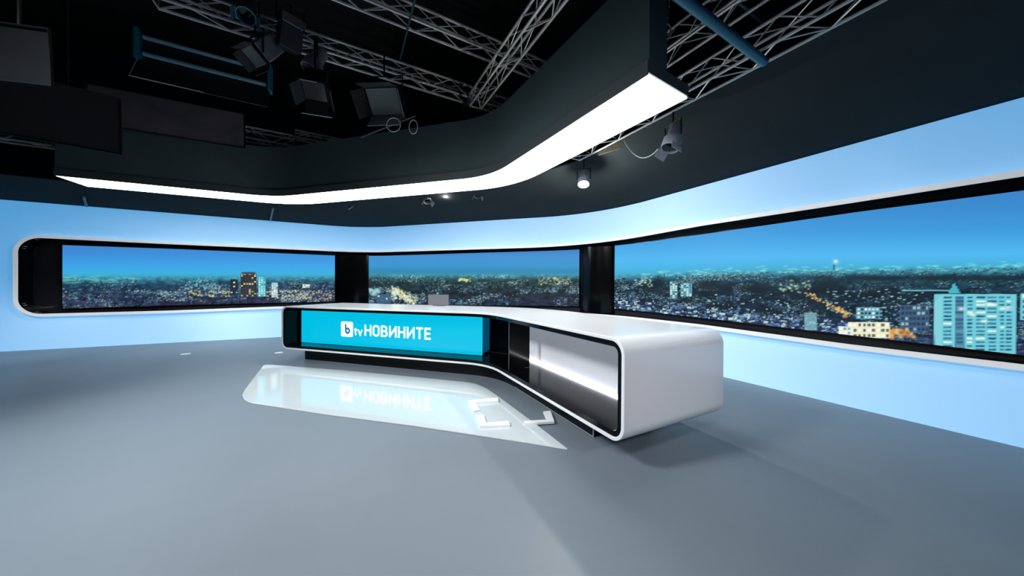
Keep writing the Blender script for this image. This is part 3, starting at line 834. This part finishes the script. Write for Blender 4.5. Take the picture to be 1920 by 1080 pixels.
# white bracket markers on the floor
BK = [((-.505, 3.612), (.335, .06), (.29, .085), 0, 'white corner bracket marker on the floor panel, the farthest of three'),
      ((-.292, 2.952), (.29, .085), (.29, .06), 1, 'white corner bracket marker on the floor panel, nearest the front edge'),
      ((.436, 3.040), (.30, .085), (.30, .06), 2, 'white corner bracket marker between the floor panel and the desk plinth')]
def bracket(poly_px, label, z0, z1):
    pl = [at(x, y, z1) for x, y in poly_px]; c = np.mean(pl, 0)
    mb = MB().prism([(p[0] - c[0], p[1] - c[1]) for p in pl], 0, z1 - z0)
    o = mb.build('bracket_marker', M['white']); o.location = (c[0], c[1], z0); tag(o, label, 'floor marker', 'white bracket markers on the floor'); return o
zf = .0125
bracket([(877.8, 751), (932.5, 745), (935, 751.2), (892, 753.6), (899.5, 768), (888.5, 769.8)], BK[0][4], zf, zf + .022)
bracket([(892.5, 778), (906.5, 777), (911.5, 792), (953.5, 789), (956, 796), (900.5, 798.2)], BK[1][4], zf, zf + .022)
bracket([(982.8, 788.8), (1025.5, 786.5), (1018.5, 771.3), (1032, 770), (1039.5, 790), (984, 793.8)], BK[2][4], zf, zf + .022)
# two small pale scuffs / caps on the floor at the far left
for (x, y, lb) in ((348, 664, 'small pale floor cap in front of the left wall'), (523, 661.5, 'small pale floor cap by the left end of the desk')):
    p = at(x, y, 0); o = MB().lathe([(.001, 0), (.075, 0), (.07, .006), (.03, .009), (.001, .009)], 20).build('floor_cap', M['white'], smooth=True)
    o.location = (p[0], p[1], .0005); tag(o, lb, 'floor cap', 'floor caps on the left')

# ------------------------------------------------------------------ lamps on the grid
def aim(direction):
    """rotation taking the lamp's front (-Z) to the direction"""
    return Vector(direction).normalized().to_track_quat('-Z', 'Y').to_matrix()
def rod(root, top_z, x=0., y=0., z0=0., mtl='black'):
    L_ = top_z - root.location.z - z0
    MB().tube([(x, y, z0), (x, y, z0 + L_)], .012, 8).build('hanger', M[mtl], root, smooth=True)
def spotlight(loc, direction, top_z, label, lit=None, size=1., body='silver', flaps=True):
    r = empty('spotlight', loc); tag(r, label, 'spotlight', 'spotlights hung under the canopy'); Rm = aim(direction).to_4x4(); s = size
    MB().lathe([(.02 * s, .17 * s), (.05 * s, .165 * s), (.065 * s, .14 * s), (.065 * s, .02 * s), (.085 * s, 0), (.085 * s, -.10 * s), (.075 * s, -.10 * s), (.075 * s, -.02 * s), (.001, -.02 * s)], 20, Rm).build('body', M[body], r, smooth=True)
    MB().lathe([(.001, -.022 * s), (.07 * s, -.022 * s), (.07 * s, -.03 * s), (.001, -.034 * s)], 20, Rm).build('lens', M[lit] if lit else M['gblack'], r, smooth=True)
    a = Vector(Rm @ Vector((1, 0, 0))); a.z = 0; a.normalize() if a.length > .1 else None
    if a.length < .1: a = Vector((1, 0, 0))
    MB().tube([a * .1 * s, a * .1 * s + Vector((0, 0, .16 * s)), -a * .1 * s + Vector((0, 0, .16 * s)), -a * .1 * s], .008 * s, 6).build('yoke', M['black'], r)
    if flaps:
        for k in range(2):
            sg = 1 if k else -1; mb = MB()
            mb.box((0, 0, 0), (.004, .12 * s, .08 * s), None)
            T_ = Rm @ Matrix.Translation((sg * .10 * s, 0, -.13 * s)) @ Matrix.Rotation(sg * -.35, 4, 'Y')
            mb.v = [tuple(T_ @ Vector(v)) for v in mb.v]; mb.build('barn_door', M[body], r)
    if top_z: rod(r, top_z, z0=.16 * s)
    return r
ch = 3.35
def on_chord(px):           # a point of the right truss' bottom chord seen in column px
    best = min(np.linspace(-4, 4, 4000), key=lambda k: abs(proj((*trF(k), ch))[0] - px) if (trF(k)[1] > .4) else 1e9); return np.array((*trF(best), ch))
p1 = on_chord(1262); spotlight((p1[0] + .0, p1[1], ch - .32), (-.35, -.1, -.9), ch - .015, 'unlit silver spotlight on the right truss, its cable looping down to the left', size=1.15)
p2 = on_chord(1095); spotlight((p2[0], p2[1], ch - .33), (-.1, -.35, -.9), ch - .015, 'lit silver spotlight below the bend of the ceiling light', lit='lens', size=1.0, flaps=False)
q0 = on_chord(1170) - (0, 0, .045); q1 = (p1[0] - .16, p1[1] + .02, ch - .42)
cb = [Vector(q0).lerp(Vector(q1), t) - Vector((0, 0, .16 * math.sin(math.pi * t) ** .8)) for t in np.linspace(0, 1, 18)]
o = MB().tube(cb, .006, 6).build('cable', M['cable'], smooth=True); tag(o, 'thin cable looping from the right truss to the unlit spotlight', 'cable')
# tan card under the truss
c0, c1 = on_chord(1122), on_chord(1163); mb = MB()
dv = np.array(c1) - np.array(c0); mb.add([c0 - (0, 0, .025), c1 - (0, 0, .025), c1 - (0, 0, .13), c0 - (0, 0, .075), c0 - (0, 0.01, .025), c1 - (0, .01, .025), c1 - (0, .01, .13), c0 - (0, .01, .075)],
       [(0, 1, 2, 3), (7, 6, 5, 4), (0, 4, 5, 1), (1, 5, 6, 2), (2, 6, 7, 3), (3, 7, 4, 0)])
o = mb.build('gel_card', M['tan']); tag(o, 'dull tan card clipped under the right truss between the two spotlights', 'card')
def under_canopy(px, py, Y): return aty(px, py, Y)
for (px, py, Y, d, lit, fl, sz, lb) in (
        (800, 371, 6.3, (.25, -.3, -.8), None, True, 1.0, 'dark angled spotlight under the canopy, left of the small lit one'),
        (838, 363, 6.3, (0, -.8, -.5), 'lens', False, .7, 'small lit spotlight just under the middle of the ceiling light'),
        (895, 361, 6.1, (.1, -.3, -.9), None, True, .9, 'small dark spotlight under the canopy, right of the small lit one')):
    p = under_canopy(px, py, Y); spotlight(p, d, max(p[2] + .18, 3.10), lb, lit, sz, 'reflector', fl)
# triangular flag left of them
p = under_canopy(660, 382, 6.9)
fr = empty('light_flag', p); tag(fr, 'dark pointed flag on a slanting arm under the canopy, left of the spotlights', 'flag')
MB().add([(-.12, 0, .16), (.0, 0, .02), (-.06, 0, -.1), (-.12, .01, .16), (.0, .01, .02), (-.06, .01, -.1)], [(0, 1, 2), (5, 4, 3), (0, 3, 4, 1), (1, 4, 5, 2), (2, 5, 3, 0)]).build('cloth', M['canopy'], fr)
MB().tube([(-.08, 0, -.13), (.3, 0, .14)], .014, 8).build('arm', M['reflector'], fr)
rod(fr, 3.14, x=.3, z0=.14)
# thin ribs under the canopy
def canopy_hit(px, py):
    ws = np.array([WALL.pt(u, .03) for u in np.linspace(0, WALL.L, 500)])[:, :2]
    best = None
    for z in np.linspace(3.0, 3.16, 200):
        P = at(px, py, z); dw = np.sqrt(((ws - P[:2]) ** 2).sum(1)).min(); di = np.sqrt(((I[:, :2] - P[:2]) ** 2).sum(1)).min()
        e = abs(3.012 + .148 * dw / (dw + di) - z)
        if best is None or e < best[0]: best = (e, P)
    return best[1]
for a, b, lb in (((162, 384), (157, 366), 'thin dark rib under the canopy above the left end of the window frame'), ((507, 411), (512, 388), 'thin grey rib under the canopy above the left screen')):
    p, q = canopy_hit(*a) - (0, 0, .03), canopy_hit(*b) - (0, 0, .03)
    o = bar_obj('canopy_rib', p, q, .02, M['reflector'], None, 8); tag(o, lb, 'rib', 'ribs under the canopy')

def face_box(name, px_l, px_r, py_t, py_b, Y, depth, yaw, tilt, label, cat, group, parts):
    """a lamp housing seen between the given rims at depth Y"""
    c = aty((px_l + px_r) / 2, (py_t + py_b) / 2, Y)
    W = abs(aty(px_r, py_b, Y)[0] - aty(px_l, py_b, Y)[0]); Hh = abs(aty(px_l, py_t, Y)[2] - aty(px_l, py_b, Y)[2])
    r = empty(name, c, yaw); tag(r, label, cat, group); return r, W, Hh
Gs = 'soft lights hanging on the left'
def softbox(px_l, px_r, py_t, py_b, Y, yaw, label, front, depth=.3, top=4.95, tilt=-.12, rim='black'):
    r, W, Hh = face_box('softbox', px_l, px_r, py_t, py_b, Y, depth, yaw, 0, label, 'soft light', Gs, None)
    Rt = Matrix.Rotation(tilt, 4, 'X')
    mb = MB(); fr = [(-W / 2, 0, -Hh / 2), (W / 2, 0, -Hh / 2), (W / 2, 0, Hh / 2), (-W / 2, 0, Hh / 2)]
    bk = [(x * .6, depth, z * .6) for x, _, z in fr]
    mb.add([Rt @ Vector(v) for v in fr + bk], [(0, 1, 5, 4), (1, 2, 6, 5), (2, 3, 7, 6), (3, 0, 4, 7), (4, 5, 6, 7)]); mb.build('hood', M['black'], r)
    mb = MB(); k = .985
    mb.add([Rt @ Vector((x * k, .012, z * k)) for x, _, z in fr] + [Rt @ Vector((x * k, .02, z * k)) for x, _, z in fr], [(0, 1, 2, 3), (7, 6, 5, 4), (0, 4, 5, 1), (1, 5, 6, 2), (2, 6, 7, 3), (3, 7, 4, 0)]); mb.build('diffuser', M[front], r)
    mb = MB(); mb.tube([Rt @ Vector(v) for v in fr], .012, 6, closed=True); mb.build('rim', M[rim], r)
    rod(r, top, y=depth * .8, z0=.05)
    return r
softbox(-70, 74, 44, 150, 2.6, .21, 'pale grey softbox at the upper left corner of the picture', 'softfront', rim='softfront', tilt=.05, depth=.14)
softbox(34, 184, 158, 268, 3.7, .69, 'large black softbox below the pale one at the far left', 'flap', tilt=.08)
softbox(214, 430, 188, 256, 5.1, .45, 'dark lilac grey flat panel hanging in front of the lower left truss', 'lilac', depth=.18, top=4.95, tilt=.05)

# fluorescent bank with cyan tubes and its big lower flap
r, W, Hh = face_box('fluorescent_bank', 300, 480, 62, 180, 4.6, .2, .5, 0, 'fluorescent lamp bank with blue tubes and a black lower flap, left of the silver lamp', 'lamp', None, None)
zA0 = .22; 
MB().box((0, .12, .05), (1.5, .08, .36)).build('housing', M['black'], r, bevel=.01)
for z in (-.06, .17): MB().tube([(-.68, .04, z), (.68, .04, z)], .03, 12).build('tube', M['cyantube'], r, smooth=True)
for x in (-.73, .73): MB().box((x, .05, .05), (.05, .16, .42)).build('end_cap', M['bluemetal'], r, bevel=.008)
mb = MB(); Rm = Matrix.Rotation(-.5, 4, 'X'); mb.box((0, -.06, -.33), (1.46, .012, .40), Rm); mb.build('flap', M['flap'], r)
mb = MB(); mb.tube([Vector((-.73, -.06, -.33)) + Rm @ Vector((0, -.008, .2)), Vector((-.73, -.06, -.33)) + Rm @ Vector((0, -.008, -.2)), Vector((-.0, -.06, -.33)) + Rm @ Vector((0, -.008, -.2))], .008, 6); mb.build('flap_edge', M['silver'], r)
rod(r, 4.98, x=-.4, y=.12, z0=.2); rod(r, 4.98, x=.4, y=.12, z0=.2)

# black fresnel with square barn doors
def barn_lamp(name, loc, direction, w, hgt, dep, label, body, inner, flap_len, top, openness=.5, edge=None):
    r = empty(name, loc); tag(r, label, 'stage lamp', 'stage lamps on the long truss'); Q = aim(direction).to_4x4()
    def put(mb, nm, mt, par=r, **k):
        mb.v = [tuple(Q @ Vector(v)) for v in mb.v]; return mb.build(nm, M[mt], par, **k)
    put(MB().box((0, 0, dep / 2 + .01), (w, hgt, dep)), 'body', body, bevel=.015)
    put(MB().box((0, 0, dep * .5), (w * .7, hgt * 1.08, dep * .5)), 'vent', body)
    put(MB().box((0, 0, .004), (w * .92, hgt * .92, .01)), 'lens', inner)
    for k, (ax, sg) in enumerate((('Y', 1), ('Y', -1), ('X', 1), ('X', -1))):
        mb = MB()
        if ax == 'Y':
            mb.box((0, 0, -flap_len / 2), (.008, hgt, flap_len)); T_ = Matrix.Translation((sg * w / 2, 0, 0)) @ Matrix.Rotation(-sg * openness, 4, 'Y')
        else:
            mb.box((0, 0, -flap_len / 2), (w, .008, flap_len)); T_ = Matrix.Translation((0, sg * hgt / 2, 0)) @ Matrix.Rotation(sg * openness, 4, 'X')
        mb.v = [tuple(T_ @ Vector(v)) for v in mb.v]
        f = put(mb, 'barn_door', inner if (edge == 'soft' and k in (1, 3)) else 'flap')
    a = Q @ Vector((1, 0, 0)); a.z = 0; a.normalize()
    MB().tube([a * (w / 2 + .03), a * (w / 2 + .03) + Vector((0, 0, hgt * .75 + .1)), -a * (w / 2 + .03) + Vector((0, 0, hgt * .75 + .1)), -a * (w / 2 + .03)], .012, 6).build('yoke', M['black'], r)
    rod(r, top, z0=hgt * .75 + .1)
    return r
f1 = barn_lamp('fresnel_lamp', aty(590, 172, 4.5), (.15, -.45, -.8), .30, .30, .34, 'black square stage lamp with open barn doors, left of the wide soft lamp', 'flap', 'gblack', .2, 4.98)
Qm = aim((.15, -.45, -.8)).to_4x4()
mb = MB(); mb.tube([Qm @ Vector((-.2, -.245, -.18)), Qm @ Vector((.2, -.245, -.18))], .008, 6); mb.build('door_edge', M['silver'], f1)
mb = MB(); mb.tube([Qm @ Vector((-.1, .245, -.18)), Qm @ Vector((.1, .245, -.18))], .006, 6); mb.build('door_edge', M['silver'], f1)
barn_lamp('soft_lamp', aty(720, 190, 4.6), (-.05, -.75, -.65), .50, .36, .22, 'wide black soft lamp with pale grey flaps hanging above the fascia', 'black', 'reflector', .26, 4.98, openness=.35, edge='soft')
barn_lamp('silver_lamp', aty(478, 105, 4.3), (-.2, -.5, -.8), .30, .24, .36, 'silver grey lamp housing beside the blue tubed bank', 'silver', 'reflector', .12, 4.98)
barn_lamp('boxed_lamp', aty(545, 48, 4.3), (.3, -.25, .9), .26, .26, .3, 'dark boxed lamp with a blue grey side at the left end of the upper truss', 'flap', 'cyantube', .1, 5.0, openness=.1)
spotlight(aty(590, 118, 4.7), (-.3, -.3, -.9), 4.955, 'tall pale lamp body pointing down from the long truss above the black stage lamp', size=1.5, flaps=False)
spotlight(aty(462, 22, 4.2), (.3, -.4, -.8), 4.97, 'blue grey lamp at the top edge of the picture, above the silver lamp', size=1.3, body='bluemetal')
s = spotlight(aty(198, 243, 5.0), (.55, -.8, -.2), 4.95, 'small blue glowing lamp at the lower left beside the black softbox', lit='blueled', size=.75, body='bluemetal', flaps=False)
# cable loops below the soft lamp, ring and chain by the fascia end
def loop(px, py, Y, rx, rz, label, name='cable_loop', rt=.006, mtl='cable', yaw=0.):
    p = aty(px, py, Y); o = MB().tube([(rx * math.cos(a) * math.cos(yaw), rx * math.cos(a) * math.sin(yaw), rz * math.sin(a)) for a in np.linspace(0, 2 * math.pi, 28)[:-1]], rt, 6, closed=True).build(name, M[mtl], smooth=True)
    o.location = tuple(p); tag(o, label, 'cable loop' if name == 'cable_loop' else 'ring', 'cable loops under the soft lamp' if name == 'cable_loop' else None); return o
loop(738, 234, 4.45, .10, .10, 'wider pale cable loop dangling under the soft lamp')
loop(775, 238, 4.45, .06, .10, 'narrower pale cable loop dangling under the soft lamp, on the right')
p, q = aty(676, 257, 4.85), aty(778, 217, 4.85)
o = bar_obj('lamp_arm', p, q, .018, M['flap'], None, 8); tag(o, 'dark slanting arm below the wide soft lamp', 'arm')
r = empty('chain_ring', aty(1248, 55, 2.75)); tag(r, 'small metal ring hanging on a chain against the square end of the fascia', 'ring')
MB().tube([(.045 * math.cos(a), .0, .055 * math.sin(a)) for a in np.linspace(0, 2 * math.pi, 24)[:-1]], .006, 6, closed=True).build('ring', M['cable'], r, smooth=True)
for k in range(14):
    cx = .02 + .002 * k; mb = MB(); a_ = k % 2
    mb.tube([(cx + (.011 * math.cos(t) if a_ else 0), (0 if a_ else .011 * math.cos(t)), .066 + .026 * k + .018 * math.sin(t)) for t in np.linspace(0, 2 * math.pi, 12)[:-1]], .003, 5, closed=True)
    mb.build('chain_link', M['black'], r)

# ------------------------------------------------------------------ light
def area(name, loc, target, power, size, col=(1, 1, 1), spread=180):
    l = bpy.data.lights.new(name, 'AREA'); l.shape = 'RECTANGLE'; l.size, l.size_y = size; l.energy = power; l.color = col; l.spread = math.radians(spread)
    o = bpy.data.objects.new(name, l); C.objects.link(o); o.location = loc
    o.rotation_euler = (Vector(target) - Vector(loc)).to_track_quat('-Z', 'Y').to_euler(); return o
def spot(name, loc, target, power, angle, blend=.6, radius=.15, col=(1, 1, 1)):
    l = bpy.data.lights.new(name, 'SPOT'); l.energy = power; l.spot_size = math.radians(angle); l.spot_blend = blend; l.shadow_soft_size = radius; l.color = col
    o = bpy.data.objects.new(name, l); C.objects.link(o); o.location = loc
    o.rotation_euler = (Vector(target) - Vector(loc)).to_track_quat('-Z', 'Y').to_euler(); return o
spot('studio_spot_left', (-4.6, .6, 4.6), (-1.6, 2.6, 0), 1350, 90, .8, .5, (.92, .97, 1.))
spot('studio_spot_front', (-1.5, -2.2, 4.6), (-.9, 3.2, .4), 560, 68, .8, .4, (.95, .98, 1.))
spot('desk_end_fill', (4.2, -2.6, 4.6), (1.25, 2.5, .65), 560, 19, .9, .25, (1., .97, 1.))  # unseen narrow spot, added to brighten the end face of the desk
spot('left_wall_fill', (-6.4, 1.6, 4.6), (-9.3, 6.3, .1), 620, 24, .9, .2, (.95, .98, 1.))  # unseen spots added to whiten the lower part of the left set wall
spot('left_wall_fill', (-6.4, 1.6, 4.6), (-7.3, 7.2, .1), 620, 24, .9, .2, (.95, .98, 1.))
spot('left_wall_fill', (-3.2, 2.5, 4.6), (-6.2, 7.7, .25), 480, 27, .9, .2, (.95, .98, 1.))  # another added fill, for the left wall nearer the desk
spot('spot_lit_right', (p2[0] - .02, p2[1] - .05, ch - .50), (p2[0] - .6, p2[1] - 1.5, 0), 40, 70, .8, .04, (1, .93, .82))
def fill_point(name, loc, power, radius=.04, col=(1, .95, .86)):
    l = bpy.data.lights.new(name, 'POINT'); l.energy = power; l.shadow_soft_size = radius; l.color = col
    o = bpy.data.objects.new(name, l); C.objects.link(o); o.location = loc
fill_point('canopy_fill_right', (p2[0] - .03, p2[1] - .06, ch - .52), 75)  # point light added below the lit lens to brighten the canopy around it
pb = under_canopy(838, 363, 6.3); fill_point('canopy_fill_middle', (pb[0], pb[1] - .12, pb[2] - .1), 34)  # same added canopy fill beside the small lit spotlight
w = bpy.data.worlds.new('studio_dark'); SC.world = w; w.use_nodes = True
w.node_tree.nodes['Background'].inputs['Color'].default_value = (.02, .025, .03, 1); w.node_tree.nodes['Background'].inputs['Strength'].default_value = .2

SC.view_settings.view_transform = 'Standard'; SC.view_settings.look = 'None'
SC.view_settings.exposure = 0.; SC.view_settings.gamma = 1.; SC.view_settings.use_curve_mapping = False
